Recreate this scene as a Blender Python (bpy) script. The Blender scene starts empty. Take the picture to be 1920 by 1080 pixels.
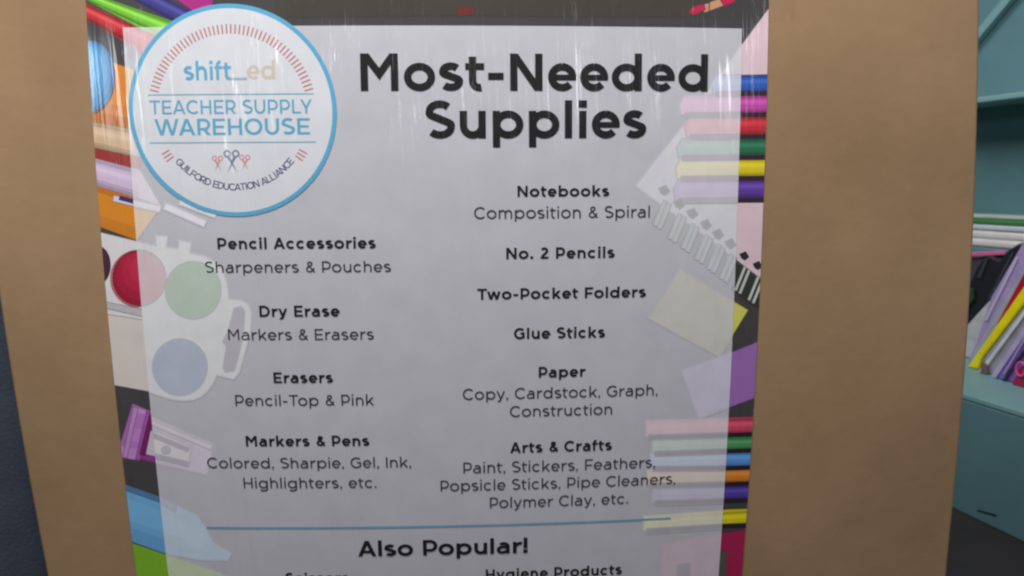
import bpy, bmesh, math, random
from mathutils import Vector, Matrix

random.seed(7)
scene = bpy.context.scene
col = scene.collection

# ------------------------------------------------------------------ camera
CAM_LOC = Vector((-0.02899901, -0.61251794, 0.79155248))
CAM_ROT = Matrix(((0.99768858, 0.04960148, -0.04644551),
                  (-0.05328668, 0.14694979, -0.98770759),
                  (-0.0421666, 0.98789952, 0.14925323)))
cam_data = bpy.data.cameras.new("camera")
cam_data.sensor_width = 36.0
cam_data.lens = 1385.14 / 1920.0 * 36.0
cam_data.clip_start = 0.02
cam_data.clip_end = 60.0
cam_data.dof.use_dof = True
cam_data.dof.focus_distance = 0.64
cam_data.dof.aperture_fstop = 11.0
cam = bpy.data.objects.new("camera", cam_data)
cam.matrix_world = Matrix.Translation(CAM_LOC) @ CAM_ROT.to_4x4()
col.objects.link(cam)
scene.camera = cam

# ------------------------------------------------------------------ light
world = bpy.data.worlds.new("World")
scene.world = world
world.use_nodes = True
bg = world.node_tree.nodes["Background"]
bg.inputs[0].default_value = (0.80, 0.88, 1.0, 1)
bg.inputs[1].default_value = 0.10


def lamp(name, loc, target, sx, sy, watts, colour):
    d = bpy.data.lights.new(name, 'AREA')
    d.shape = 'RECTANGLE'
    d.size, d.size_y = sx, sy
    d.energy = watts
    d.color = colour
    o = bpy.data.objects.new(name, d)
    o.location = loc
    o.rotation_euler = (Vector(target) - Vector(loc)).to_track_quat('-Z', 'Y').to_euler()
    col.objects.link(o)
    return o


lamp("ceiling_and_added_lamp", (-0.25, -0.44, 2.10), (-0.25, -0.20, 0.0), 1.3, 0.3, 40, (1.0, 0.96, 0.92))
lamp("ceiling_and_added_lamp", (-4.4, -4.2, 2.15), (0.0, 0.0, 0.8), 1.5, 0.9, 38, (0.93, 0.96, 1.0))  # added lamp far left, placed so the laminate creases catch glints
lamp("ceiling_and_added_lamp", (4.4, -4.2, 2.15), (0.0, 0.0, 0.8), 1.5, 0.9, 46, (0.93, 0.96, 1.0))  # added counterpart on the right, for the same crease glints
lamp("ceiling_and_added_lamp", (-0.1, 1.3, 2.05), (1.2, 1.0, 0.4), 0.6, 1.0, 14, (0.97, 0.98, 1.0))  # added lamp, aimed to get light in under the shelf board

scene.view_settings.view_transform = 'Standard'
scene.view_settings.look = 'None'
scene.view_settings.exposure = 0.0
scene.view_settings.gamma = 1.0
scene.view_settings.use_curve_mapping = False
scene.render.engine = 'CYCLES'
scene.cycles.filter_width = 2.3
scene.cycles.max_bounces = 6

# ------------------------------------------------------------------ the bulged front of the box
S = 0.62          # metres per unit of the face coordinates
ZC = 0.70         # height of the face's origin above the floor
KD, U0, V0 = 0.0966385287, 5.84e-5, 2.192e-3
GA = 0.0372275    # the poster is stuck on slightly crooked
CG, SG = math.cos(GA), math.sin(GA)


def dome(u, v):
    r2 = (u - U0) ** 2 + (v - V0) ** 2
    if r2 > 0.6:
        r2 = 0.6 + 0.2 * (1 - math.exp(-(r2 - 0.6) / 0.2))
    return -KD * r2


def face(u, v, lift=0.0):
    """poster coordinates (crooked) -> world; lift in metres off the cardboard"""
    p = u * CG + v * SG
    q = -u * SG + v * CG
    return Vector((p * S, -dome(u, v) * S - lift, q * S + ZC))


def face_pq(p, q, lift=0.0):
    return face(p * CG - q * SG, p * SG + q * CG, lift)


def uv(x, y):
    """measured spot on the photograph -> poster coordinates on the bulged face"""
    d = CAM_ROT @ Vector(((x - 960) / 1385.14, (540 - y) / 1385.14, -1.0))
    yy = 0.0
    for _ in range(25):
        s = (yy - CAM_LOC.y) / d.y
        P = CAM_LOC + d * s
        p, q = P.x / S, (P.z - ZC) / S
        u, v = p * CG - q * SG, p * SG + q * CG
        yy = -dome(u, v) * S
    return (u, v)


# ------------------------------------------------------------------ materials
def srgb(c):
    def f(x):
        x = max(0.0, min(255.0, x)) / 255.0
        return x / 12.92 if x <= 0.04045 else ((x + 0.055) / 1.055) ** 2.4
    return (f(c[0]), f(c[1]), f(c[2]), 1.0)


def new_mat(name):
    m = bpy.data.materials.new(name)
    m.use_nodes = True
    nt = m.node_tree
    return m, nt, nt.nodes["Principled BSDF"]


def mottled(nt, colour, scale, amount, coord='Object', stretch=(1, 1, 1)):
    """a colour with slight uneven tone"""
    tc = nt.nodes.new('ShaderNodeTexCoord')
    mp = nt.nodes.new('ShaderNodeMapping')
    mp.inputs['Scale'].default_value = stretch
    nt.links.new(tc.outputs[coord], mp.inputs['Vector'])
    n = nt.nodes.new('ShaderNodeTexNoise')
    n.inputs['Scale'].default_value = scale
    n.inputs['Detail'].default_value = 5
    nt.links.new(mp.outputs['Vector'], n.inputs['Vector'])
    mr = nt.nodes.new('ShaderNodeMapRange')
    mr.inputs['From Min'].default_value = 0.25
    mr.inputs['From Max'].default_value = 0.75
    mr.inputs['To Min'].default_value = 1.0 - amount
    mr.inputs['To Max'].default_value = 1.0 + amount
    nt.links.new(n.outputs['Fac'], mr.inputs['Value'])
    mx = nt.nodes.new('ShaderNodeVectorMath')
    mx.operation = 'SCALE'
    mx.inputs[0].default_value = colour[:3]
    nt.links.new(mr.outputs['Result'], mx.inputs['Scale'])
    return mx.outputs['Vector'], mp


def film_bump(nt):
    """fine vertical creases of the glossy laminate"""
    tc = nt.nodes.new('ShaderNodeTexCoord')
    total = None
    for sx, sz, sc, lo, hi, w in ((300, 5.0, 1.0, 0.57, 0.68, 1.0), (140, 2.2, 1.0, 0.57, 0.68, 1.5), (26, 1.6, 1.0, 0.40, 0.75, 1.4)):
        mp = nt.nodes.new('ShaderNodeMapping')
        mp.inputs['Scale'].default_value = (sx, 2.0, sz)
        nt.links.new(tc.outputs['Object'], mp.inputs['Vector'])
        n = nt.nodes.new('ShaderNodeTexNoise')
        n.inputs['Scale'].default_value = sc
        n.inputs['Detail'].default_value = 2
        n.inputs['Distortion'].default_value = 0.6
        nt.links.new(mp.outputs['Vector'], n.inputs['Vector'])
        mr = nt.nodes.new('ShaderNodeMapRange')
        mr.interpolation_type = 'SMOOTHSTEP'
        mr.inputs['From Min'].default_value = lo
        mr.inputs['From Max'].default_value = hi
        mr.inputs['To Max'].default_value = w
        nt.links.new(n.outputs['Fac'], mr.inputs['Value'])
        if total is None:
            total = mr.outputs['Result']
        else:
            ad = nt.nodes.new('ShaderNodeMath')
            nt.links.new(total, ad.inputs[0])
            nt.links.new(mr.outputs['Result'], ad.inputs[1])
            total = ad.outputs[0]
    mp = nt.nodes.new('ShaderNodeMapping')
    mp.inputs['Scale'].default_value = (16, 2.0, 4.5)
    nt.links.new(tc.outputs['Object'], mp.inputs['Vector'])
    n = nt.nodes.new('ShaderNodeTexNoise')
    n.inputs['Scale'].default_value = 1.0
    n.inputs['Detail'].default_value = 3
    nt.links.new(mp.outputs['Vector'], n.inputs['Vector'])
    mr = nt.nodes.new('ShaderNodeMapRange')
    mr.inputs['From Min'].default_value = 0.44
    mr.inputs['From Max'].default_value = 0.66
    nt.links.new(n.outputs['Fac'], mr.inputs['Value'])
    mu = nt.nodes.new('ShaderNodeMath')
    mu.operation = 'MULTIPLY'
    nt.links.new(total, mu.inputs[0])
    nt.links.new(mr.outputs['Result'], mu.inputs[1])
    total = mu.outputs[0]
    b = nt.nodes.new('ShaderNodeBump')
    b.inputs['Strength'].default_value = 0.8
    b.inputs['Distance'].default_value = 0.0020
    nt.links.new(total, b.inputs['Height'])
    return b.outputs['Normal']


_print = {}


def print_mat(c, name="poster_print", coat=0.85):
    key = tuple(int(x) for x in c) + (coat,)
    if key in _print:
        return _print[key]
    m, nt, b = new_mat(name)
    out, _ = mottled(nt, srgb(c), 38, 0.05)
    nt.links.new(out, b.inputs['Base Color'])
    b.inputs['Roughness'].default_value = 0.55
    b.inputs['Specular IOR Level'].default_value = 0.25
    b.inputs['Coat Weight'].default_value = coat
    b.inputs['Coat Roughness'].default_value = 0.12
    b.inputs['Coat IOR'].default_value = 1.6
    nt.links.new(film_bump(nt), b.inputs['Coat Normal'])
    _print[key] = m
    return m


def plain_mat(name, c, rough=0.6, amount=0.08, scale=9, spec=0.4, stretch=(1, 1, 1), bump=0.0, bscale=60):
    m, nt, b = new_mat(name)
    out, mp = mottled(nt, srgb(c), scale, amount, stretch=stretch)
    nt.links.new(out, b.inputs['Base Color'])
    b.inputs['Roughness'].default_value = rough
    b.inputs['Specular IOR Level'].default_value = spec
    if bump:
        n = nt.nodes.new('ShaderNodeTexNoise')
        n.inputs['Scale'].default_value = bscale
        n.inputs['Detail'].default_value = 6
        nt.links.new(mp.outputs['Vector'], n.inputs['Vector'])
        bp = nt.nodes.new('ShaderNodeBump')
        bp.inputs['Strength'].default_value = bump
        bp.inputs['Distance'].default_value = 0.004
        nt.links.new(n.outputs['Fac'], bp.inputs['Height'])
        nt.links.new(bp.outputs['Normal'], b.inputs['Normal'])
    return m


def cardboard_mat():
    m, nt, b = new_mat("corrugated_cardboard")
    tc = nt.nodes.new('ShaderNodeTexCoord')

    def noise(scale, stretch, detail=5):
        mp = nt.nodes.new('ShaderNodeMapping')
        mp.inputs['Scale'].default_value = stretch
        nt.links.new(tc.outputs['Object'], mp.inputs['Vector'])
        n = nt.nodes.new('ShaderNodeTexNoise')
        n.inputs['Scale'].default_value = scale
        n.inputs['Detail'].default_value = detail
        nt.links.new(mp.outputs['Vector'], n.inputs['Vector'])
        return n.outputs['Fac']
    big = noise(6, (1, 1, 0.8))
    fibre = noise(70, (1, 1, 1.3), 6)
    flute = noise(7, (1, 1, 1), 3)
    ramp = nt.nodes.new('ShaderNodeValToRGB')
    ramp.color_ramp.elements[0].position = 0.3
    ramp.color_ramp.elements[0].color = srgb((150, 122, 91))
    ramp.color_ramp.elements[1].position = 0.72
    ramp.color_ramp.elements[1].color = srgb((172, 141, 108))
    nt.links.new(big, ramp.inputs['Fac'])
    mr = nt.nodes.new('ShaderNodeMapRange')
    mr.inputs['From Min'].default_value = 0.25
    mr.inputs['From Max'].default_value = 0.75
    mr.inputs['To Min'].default_value = 0.96
    mr.inputs['To Max'].default_value = 1.03
    nt.links.new(fibre, mr.inputs['Value'])
    sc = nt.nodes.new('ShaderNodeVectorMath')
    sc.operation = 'SCALE'
    nt.links.new(ramp.outputs['Color'], sc.inputs[0])
    nt.links.new(mr.outputs['Result'], sc.inputs['Scale'])
    nt.links.new(sc.outputs['Vector'], b.inputs['Base Color'])
    b.inputs['Roughness'].default_value = 0.78
    b.inputs['Specular IOR Level'].default_value = 0.25
    ad = nt.nodes.new('ShaderNodeMath')
    ad.operation = 'MULTIPLY_ADD'
    ad.inputs[1].default_value = 0.12
    nt.links.new(fibre, ad.inputs[0])
    nt.links.new(flute, ad.inputs[2])
    bp = nt.nodes.new('ShaderNodeBump')
    bp.inputs['Strength'].default_value = 0.17
    bp.inputs['Distance'].default_value = 0.006
    nt.links.new(ad.outputs[0], bp.inputs['Height'])
    nt.links.new(bp.outputs['Normal'], b.inputs['Normal'])
    return m


# ------------------------------------------------------------------ object helpers
def tag(o, label=None, cat=None, group=None, kind=None):
    for k, v in (('label', label), ('category', cat), ('group', group), ('kind', kind)):
        if v:
            o[k] = v
    return o


def empty(name, loc, label, cat, group=None):
    o = bpy.data.objects.new(name, None)
    o.location = loc
    o.empty_display_size = 0.05
    col.objects.link(o)
    return tag(o, label, cat, group)


def link_mesh(name, bm, mat, parent=None, origin=(0, 0, 0), smooth=False):
    """the bmesh is in world coordinates; origin is where its thing stands"""
    og = Vector(origin)
    for v in bm.verts:
        v.co -= og
    me = bpy.data.meshes.new(name)
    bm.to_mesh(me)
    bm.free()
    if smooth:
        for p in me.polygons:
            p.use_smooth = True
    me.materials.append(mat)
    o = bpy.data.objects.new(name, me)
    if parent is None:
        o.location = og
    else:
        o.parent = parent
    col.objects.link(o)
    return o


def add_prism(bm, pts, thick_vec):
    """extrude a closed outline of 3D points along thick_vec"""
    a = [bm.verts.new(p) for p in pts]
    b = [bm.verts.new(Vector(p) + Vector(thick_vec)) for p in pts]
    n = len(pts)
    fs = [bm.faces.new(a), bm.faces.new(b[::-1])]
    for i in range(n):
        fs.append(bm.faces.new((a[i], b[i], b[(i + 1) % n], a[(i + 1) % n])))
    bmesh.ops.recalc_face_normals(bm, faces=fs)
    return fs


# ------------------------------------------------------------------ floor
bm = bmesh.new()
for x, y in ((-8, -8), (8, -8), (8, 8), (-8, 8)):
    bm.verts.new((x, y, 0))
bm.faces.new(bm.verts)
floor = link_mesh("floor", bm, plain_mat("dark_floor", (52, 48, 49), 0.55, 0.2, 7, bump=0.2, bscale=90))
tag(floor, kind='structure')

# ------------------------------------------------------------------ the carton
BL, BR = -0.6962, 0.6682
Q0, Q1 = -ZC / S, 0.62
DEPTH = 0.58
box_o = Vector((0.0, 0.28, 0.0))
carton = empty("cardboard_box", box_o, "large plain brown cardboard box with the supplies poster stuck on its front", "box")
card = cardboard_mat()
NU, NV = 56, 72
bm = bmesh.new()
grid = []
for j in range(NV + 1):
    q = Q0 + (Q1 - Q0) * j / NV
    row = []
    for i in range(NU + 1):
        p = BL + (BR - BL) * i / NU
        P = face_pq(p, q)
        if j == 0:
            P.z = 0.0
        row.append(bm.verts.new(P))
    # rounded vertical corners turning onto the sides
    grid.append(row)
for j in range(NV):
    for i in range(NU):
        bm.faces.new((grid[j][i], grid[j][i + 1], grid[j + 1][i + 1], grid[j + 1][i]))
T = 0.004
bm.verts.ensure_lookup_table()
link_mesh("front_panel", bm, card, carton, box_o, True)


def side(px, sgn, name):
    bm = bmesh.new()
    rows = []
    for j in range(NV + 1):
        q = Q0 + (Q1 - Q0) * j / NV
        P = face_pq(px, q)
        if j == 0:
            P.z = 0.0
        r = []
        for k in range(7):                      # the rounded fold
            a = math.pi / 2 * k / 6
            r.append(bm.verts.new((P.x + sgn * 0.004 * math.sin(a), P.y + 0.004 * (1 - math.cos(a)), P.z)))
        r.append(bm.verts.new((P.x + sgn * 0.004, 0.3, P.z)))
        r.append(bm.verts.new((P.x + sgn * 0.004, DEPTH, P.z)))
        rows.append(r)
    for j in range(NV):
        for k in range(len(rows[0]) - 1):
            bm.faces.new((rows[j][k], rows[j][k + 1], rows[j + 1][k + 1], rows[j + 1][k]))
    bmesh.ops.recalc_face_normals(bm, faces=bm.faces[:])
    link_mesh(name, bm, card, carton, box_o, True)


side(BR, 1, "side_panel")
side(BL, -1, "side_panel")
bm = bmesh.new()
zt = Q1 * S + ZC
add_prism(bm, [(BL * S, DEPTH, 0), (BR * S, DEPTH, 0), (BR * S, DEPTH, zt), (BL * S, DEPTH, zt)], (0, T, 0))
link_mesh("back_panel", bm, card, carton, box_o)
bm = bmesh.new()
yf = face_pq(0, Q1).y
for (xa, xb, ya, yb, zz) in ((BL * S, BR * S, 0.04, 0.31, zt - 0.003), (BL * S, BR * S, 0.313, DEPTH - 0.002, zt - 0.003)):
    bm2 = bmesh.new()
    add_prism(bm2, [(xa, ya, zz), (xb, ya, zz), (xb, yb, zz), (xa, yb, zz)], (0, 0, T))
    link_mesh("top_flap", bm2, card, carton, box_o)
bm.free()

# ------------------------------------------------------------------ the poster
SH = (-0.5493, 0.3463, -0.735, 0.425)       # sheet: left, right, bottom, top
PN = (-0.5017, 0.3095, -0.690, 0.3412)      # pale panel printed on it
post_o = face((SH[0] + SH[1]) / 2, SH[2])
poster = empty("poster", post_o, "printed poster listing most-needed school supplies, stuck on the cardboard box", "poster")
LAY = 0.000026
BASE = 0.0005


def clip_poly(pts, rect):
    l, r, b, t = rect
    for axis, lim, keep in ((0, l, 1), (0, r, -1), (1, b, 1), (1, t, -1)):
        out = []
        n = len(pts)
        for i in range(n):
            A, B = pts[i], pts[(i + 1) % n]
            ia = (A[axis] - lim) * keep >= 0
            ib = (B[axis] - lim) * keep >= 0
            if ia:
                out.append(A)
            if ia != ib:
                s = (lim - A[axis]) / (B[axis] - A[axis])
                out.append((A[0] + (B[0] - A[0]) * s, A[1] + (B[1] - A[1]) * s))
        pts = out
        if len(pts) < 3:
            return []
    # drop doubled points
    res = []
    for p in pts:
        if not res or (abs(p[0] - res[-1][0]) + abs(p[1] - res[-1][1])) > 1e-6:
            res.append(p)
    return res if len(res) > 2 else []


def lay_flat(bm, layer, step=0.015):
    """cut a flat mesh in poster coordinates into strips and lay it on the bulged face"""
    us = [v.co.x for v in bm.verts]
    vs = [v.co.y for v in bm.verts]
    for lo, hi, ax in ((min(us), max(us), 0), (min(vs), max(vs), 1)):
        k = math.floor(lo / step) + 1
        while k * step < hi:
            co = (k * step, 0, 0) if ax == 0 else (0, k * step, 0)
            no = (1, 0, 0) if ax == 0 else (0, 1, 0)
            bmesh.ops.bisect_plane(bm, geom=bm.verts[:] + bm.edges[:] + bm.faces[:], plane_co=co, plane_no=no, dist=1e-7)
            k += 1
    for v in bm.verts:
        v.co = face(v.co.x, v.co.y, BASE + layer * LAY + v.co.z)


def flat_poly(bm, pts):
    vs = [bm.verts.new((p[0], p[1], 0)) for p in pts]
    f = bm.faces.new(vs)
    f.normal_update()
    if f.normal.z < 0:
        f.normal_flip()
    bmesh.ops.triangulate(bm, faces=[f])


def flat_part(name, polys, colour, layer, parent):
    bm = bmesh.new()
    for p in polys:
        if len(p) > 2:
            flat_poly(bm, p)
    if not bm.faces:
        bm.free()
        return None
    lay_flat(bm, layer)
    return link_mesh(name, bm, print_mat(colour), parent, post_o)


def rect(r):
    return [(r[0], r[2]), (r[1], r[2]), (r[1], r[3]), (r[0], r[3])]


# the sheet has a real paper edge
sheet = flat_part("sheet", [rect(SH)], (70, 67, 69), 0, poster)
bm = bmesh.new()
edge = []
N = 40
for i in range(N):
    edge.append((SH[0] + (SH[1] - SH[0]) * i / N, SH[2]))
for i in range(N):
    edge.append((SH[1], SH[2] + (SH[3] - SH[2]) * i / N))
for i in range(N):
    edge.append((SH[1] - (SH[1] - SH[0]) * i / N, SH[3]))
for i in range(N):
    edge.append((SH[0], SH[3] - (SH[3] - SH[2]) * i / N))
ra = [bm.verts.new(face(u, v, BASE)) for u, v in edge]
rb = [bm.verts.new(face(u, v, 0.0001)) for u, v in edge]
for i in range(len(edge)):
    k = (i + 1) % len(edge)
    bm.faces.new((ra[i], rb[i], rb[k], ra[k]))
link_mesh("paper_edge", bm, plain_mat("paper_edge_white", (214, 208, 216), 0.7), poster, post_o)

PANEL_COL = (200, 200, 209)
panel = flat_part("text_panel", [rect(PN)], PANEL_COL, 8, poster)


def faded(c, k=0.27):
    return tuple(k * a + (1 - k) * b for a, b in zip(c, (242, 241, 248)))


def mix(a, b, t):
    return tuple(x + (y - x) * t for x, y in zip(a, b))


def photo_mat():
    """one printed photograph: the inks come from the mesh's own colour layer"""
    m, nt, b = new_mat("poster_photo_print")
    at = nt.nodes.new('ShaderNodeAttribute')
    at.attribute_name = "ink"
    out, _ = mottled(nt, (1, 1, 1, 1), 60, 0.05)
    mu = nt.nodes.new('ShaderNodeVectorMath')
    mu.operation = 'MULTIPLY'
    nt.links.new(at.outputs['Color'], mu.inputs[0])
    nt.links.new(out, mu.inputs[1])
    nt.links.new(mu.outputs['Vector'], b.inputs['Base Color'])
    b.inputs['Roughness'].default_value = 0.55
    b.inputs['Specular IOR Level'].default_value = 0.25
    b.inputs['Coat Weight'].default_value = 0.85
    b.inputs['Coat Roughness'].default_value = 0.12
    b.inputs['Coat IOR'].default_value = 1.6
    nt.links.new(film_bump(nt), b.inputs['Coat Normal'])
    return m


PHOTO = photo_mat()


def photo_part(name, pieces, layer, parent):
    """pieces: (outline in poster coordinates, ink colour), later ones printed over earlier ones"""
    bm = bmesh.new()
    lay = bm.loops.layers.float_color.new("ink")
    for k, (poly, c) in enumerate(pieces):
        if len(poly) < 3:
            continue
        old = set(bm.faces)
        flat_poly(bm, poly)
        cc = srgb(c)
        for f in bm.faces:
            if f not in old:
                for v in f.verts:
                    v.co.z = min(k, 7) * 0.0000030
                for lp in f.loops:
                    lp[lay] = cc
    if not bm.faces:
        bm.free()
        return None
    lay_flat(bm, layer)
    return link_mesh(name, bm, PHOTO, parent, post_o)


def spread(c, d):
    """an outline moved outwards by d photograph pixels (inwards when negative)"""
    A = sum(c[i][0] * c[(i + 1) % len(c)][1] - c[(i + 1) % len(c)][0] * c[i][1] for i in range(len(c)))
    sg = -1 if A > 0 else 1
    out = []
    for i in range(len(c)):
        (x0, y0), (x1, y1), (x2, y2) = c[i - 1], c[i], c[(i + 1) % len(c)]
        ax, ay, bx, by = x1 - x0, y1 - y0, x2 - x1, y2 - y1
        la, lb = math.hypot(ax, ay) or 1e-9, math.hypot(bx, by) or 1e-9
        mx, my = -ay / la - by / lb, ax / la + bx / lb
        k = 2.0 / max(mx * mx + my * my, 1.3)
        out.append((x1 + mx * d * k * sg, y1 + my * d * k * sg))
    return out


def ell(cx, cy, rx, ry, n=40, a0=0.0, a1=2 * math.pi):
    return [(cx + rx * math.cos(a0 + (a1 - a0) * i / n), cy + ry * math.sin(a0 + (a1 - a0) * i / n)) for i in range(n)]


def line(x0, y0, x1, y1, w):
    dx, dy = x1 - x0, y1 - y0
    L = math.hypot(dx, dy)
    nx, ny = -dy / L * w / 2, dx / L * w / 2
    return [(x0 + nx, y0 + ny), (x1 + nx, y1 + ny), (x1 - nx, y1 - ny), (x0 - nx, y0 - ny)]


def art(name, polys, colour, layer, fade=0.27, fcol=None, where='both', shade=()):
    """one thing of the printed photograph: strong on the margin, washed out under the pale panel;
    shade: further (outline, colour) tones of the same printed thing"""
    if isinstance(polys[0][0], (int, float)):
        polys = [polys]
    DK = (56, 50, 52)
    fc = fcol or faded(colour, fade)
    strong, washed = [], []
    for p in polys:
        for d, t in ((1.8, 0.45), (0.5, 0.0)):
            strong.append((spread(p, d), mix(colour, DK, t)))
        for d, t in ((3.4, 0.72), (1.7, 0.42), (0.0, 0.0)):
            washed.append((spread(p, d), mix(fc, PANEL_COL, t)))
    for p, c in shade:
        strong.append((p, c))
        washed.append((p, mix(fc, faded(c, fade), 0.8)))
    if where in ('both', 'margin'):
        photo_part(name, [(clip_poly([uv(*q) for q in p], SH), c) for p, c in strong], layer, sheet)
    if where in ('both', 'panel'):
        photo_part(name + "_washed_out", [(clip_poly([uv(*q) for q in p], PN), c) for p, c in washed], 8 + layer, panel)


def band(p, a, b):
    """the part of a four-cornered outline (top-left, top-right, bottom-right, bottom-left) between fractions a and b of its height"""
    tl, tr, br, bl = p
    return [mix(tl, bl, a), mix(tr, br, a), mix(tr, br, b), mix(tl, bl, b)]


def tones(p, c, light=30, dark=0.62):
    """rounded-looking print: dark rims, a soft light band"""
    d = tuple(x * dark for x in c)
    l = tuple(min(255, x + light) for x in c)
    return [(band(p, 0.0, 0.14), mix(c, d, 0.6)), (band(p, 0.22, 0.55), mix(c, l, 0.5)), (band(p, 0.28, 0.44), l),
            (band(p, 0.76, 0.88), mix(c, d, 0.45)), (band(p, 0.88, 1.0), mix(c, d, 0.9))]


# ---- printed photograph, left margin
art("printed_pencil", [(150, 2), (270, 57), (315, 80), (305, 118), (232, 76), (150, 27)], (190, 42, 48), 1,
    shade=tones([(150, 2), (270, 57), (264, 92), (150, 30)], (190, 42, 48), 40))
art("printed_pencil", [(186, -6), (325, 42), (322, 76), (268, 54), (170, 3), (150, -10)], (116, 196, 50), 2,
    shade=tones([(186, -6), (325, 42), (322, 76), (160, -1)], (116, 196, 50), 40))
art("printed_pencil", [(236, -8), (300, -8), (356, 20), (327, 40)], (62, 58, 140), 3,
    shade=tones([(300, -8), (356, 20), (327, 40), (236, -8)], (62, 58, 140), 26))
art("printed_pencil", [(322, -8), (402, -8), (396, 9), (362, 19)], (176, 40, 132), 4)
art("printed_block", [(160, 100), (236, 127), (256, 134), (262, 246), (172, 229)], (222, 138, 40), 1,
    shade=[([(160, 186), (262, 205), (262, 246), (172, 229)], (208, 126, 34)), ([(160, 206), (262, 224), (262, 246), (172, 229)], (190, 112, 30))])
art("printed_ball", ell(169, 143, 46, 66), (62, 124, 178), 3, shade=[(ell(167, 140, 42, 61), (72, 140, 196)), (ell(165, 134, 37, 52), (80, 154, 210)),
    (ell(163, 126, 29, 40), (92, 166, 220)), (ell(160, 116, 18, 24), (106, 178, 228))])
art("printed_ball_shade", [(150, 205)] + ell(169, 146, 46, 68, 18, 0.15, 1.9) + [(150, 215)], (150, 84, 22), 2, where='margin')
art("printed_stripe", [(170, 229), (262, 247), (262, 298), (170, 276)], (214, 184, 150), 2,
    shade=tones([(170, 229), (262, 247), (262, 298), (170, 276)], (206, 176, 142), 22, 0.8))
art("printed_stripe", [(170, 277), (262, 297), (262, 320), (172, 297)], (160, 52, 48), 3)
art("printed_stripe", [(170, 296), (262, 320), (300, 384), (176, 345)], (212, 192, 220), 4,
    shade=tones([(170, 296), (262, 320), (262, 372), (170, 344)], (206, 186, 216), 22, 0.8))
art("printed_block", [(176, 345), (256, 369), (300, 388), (256, 449), (180, 421)], (222, 140, 32), 3,
    shade=[([(176, 345), (256, 369), (256, 384), (176, 358)], (198, 118, 26)), ([(176, 400), (256, 426), (256, 449), (180, 421)], (210, 130, 30))])
art("printed_marker", [line(214, 372, 300, 392, 9), line(311, 387, 384, 419, 9), line(340, 378, 404, 402, 9)], (226, 214, 232), 5, fade=0.1)
art("printed_marker_tip", line(226, 371, 256, 379, 5), (66, 42, 120), 6, where='margin')

# ---- paint box
pal = [(182, 435), (256, 453), (295, 463), (295, 443), (313, 445), (311, 465), (336, 468), (338, 452), (357, 456),
       (355, 476), (384, 482), (406, 493), (418, 509), (425, 532), (429, 562), (452, 564), (465, 571), (471, 588),
       (468, 626), (448, 697), (438, 709), (406, 701), (400, 716), (390, 730), (377, 742), (362, 748), (340, 749),
       (318, 746), (281, 733), (210, 719), (196, 560)]
art("printed_paint_box", pal, (228, 224, 228), 4, fcol=(230, 232, 236))
art("printed_paint_box_step", [(196, 566), (275, 582), (275, 594), (200, 577)], (196, 192, 198), 5, where='margin')
art("printed_paint_box_step", [(200, 590), (278, 602), (283, 733), (212, 720)], (222, 214, 208), 6, where='margin')
art("printed_handle_gap", [(441, 580), (452, 577), (457, 584), (455, 626), (447, 660), (438, 693), (424, 695), (421, 688),
                           (428, 650), (421, 640), (429, 625), (436, 600)], (70, 66, 66), 5, fcol=(196, 195, 203), where='panel')
art("printed_paint_well_rim", ell(259, 522, 50, 52), (206, 120, 116), 7, where='margin')
art("printed_paint_well", ell(261.5, 521, 48.5, 50.5), (160, 24, 56), 8, where='margin',
    shade=[(ell(264, 517, 45, 46), (176, 28, 62)), (ell(268, 510, 38, 38), (190, 34, 70)), (ell(273, 505, 28, 28), (198, 44, 80))])
art("printed_paint_well", ell(261.5, 521, 48.5, 50.5), (184, 30, 66), 5, fcol=(222, 200, 207), where='panel')
art("printed_paint_well", ell(363, 544, 50, 52), (90, 140, 80), 5, fcol=(196, 212, 199), where='panel')
art("printed_paint_well", ell(338, 688, 49, 51), (70, 90, 170), 5, fcol=(190, 198, 218), where='panel')
art("printed_paint_well", ell(185, 497, 21.5, 34), (76, 36, 60), 7)

# ---- pencil sharpener
art("printed_sharpener_body", [(278, 780), (400, 833), (388, 888), (262, 859)], (150, 60, 150), 1, fcol=(226, 216, 232))
art("printed_sharpener_cap", [(250, 758), (283, 772), (276, 806), (261, 862), (228, 857), (227, 833)], (180, 112, 192), 2,
    shade=[([(258, 764), (275, 771), (254, 858), (238, 856)], (190, 124, 202)), ([(250, 800), (268, 806), (262, 830), (243, 826)], (200, 136, 210)),
           ([(228, 836), (262, 842), (260, 862), (228, 857)], (204, 140, 212)), ([(252, 762), (282, 773), (280, 780), (250, 769)], (208, 150, 216))])
art("printed_sharpener_ridge", [(252, 764), (258, 766), (238, 857), (232, 856)], (204, 146, 212), 3, where='margin')
art("printed_sharpener_ridge", [(276, 772), (281, 774), (262, 861), (256, 860)], (168, 92, 180), 3, where='margin')
art("printed_sharpener_blade", [(275, 806), (300, 812), (358, 838), (353, 868), (266, 848)], (208, 206, 214), 3, fcol=(232, 230, 234))
art("printed_sharpener_slot", [(282, 776), (287, 780), (272, 852), (264, 850)], (128, 20, 104), 5, where='margin')
art("printed_sharpener_slot", [line(284, 814, 352, 842, 3), line(268, 848, 352, 869, 3)], (128, 60, 120), 5, fcol=(200, 188, 204), where='panel')
art("printed_sharpener_screw", ell(312, 843, 6, 5), (120, 118, 124), 6, fcol=(204, 203, 208), where='panel')
art("printed_sharpener_rail", line(286, 792, 396, 838, 5), (190, 130, 200), 4, fcol=(236, 226, 238), where='panel')

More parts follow.
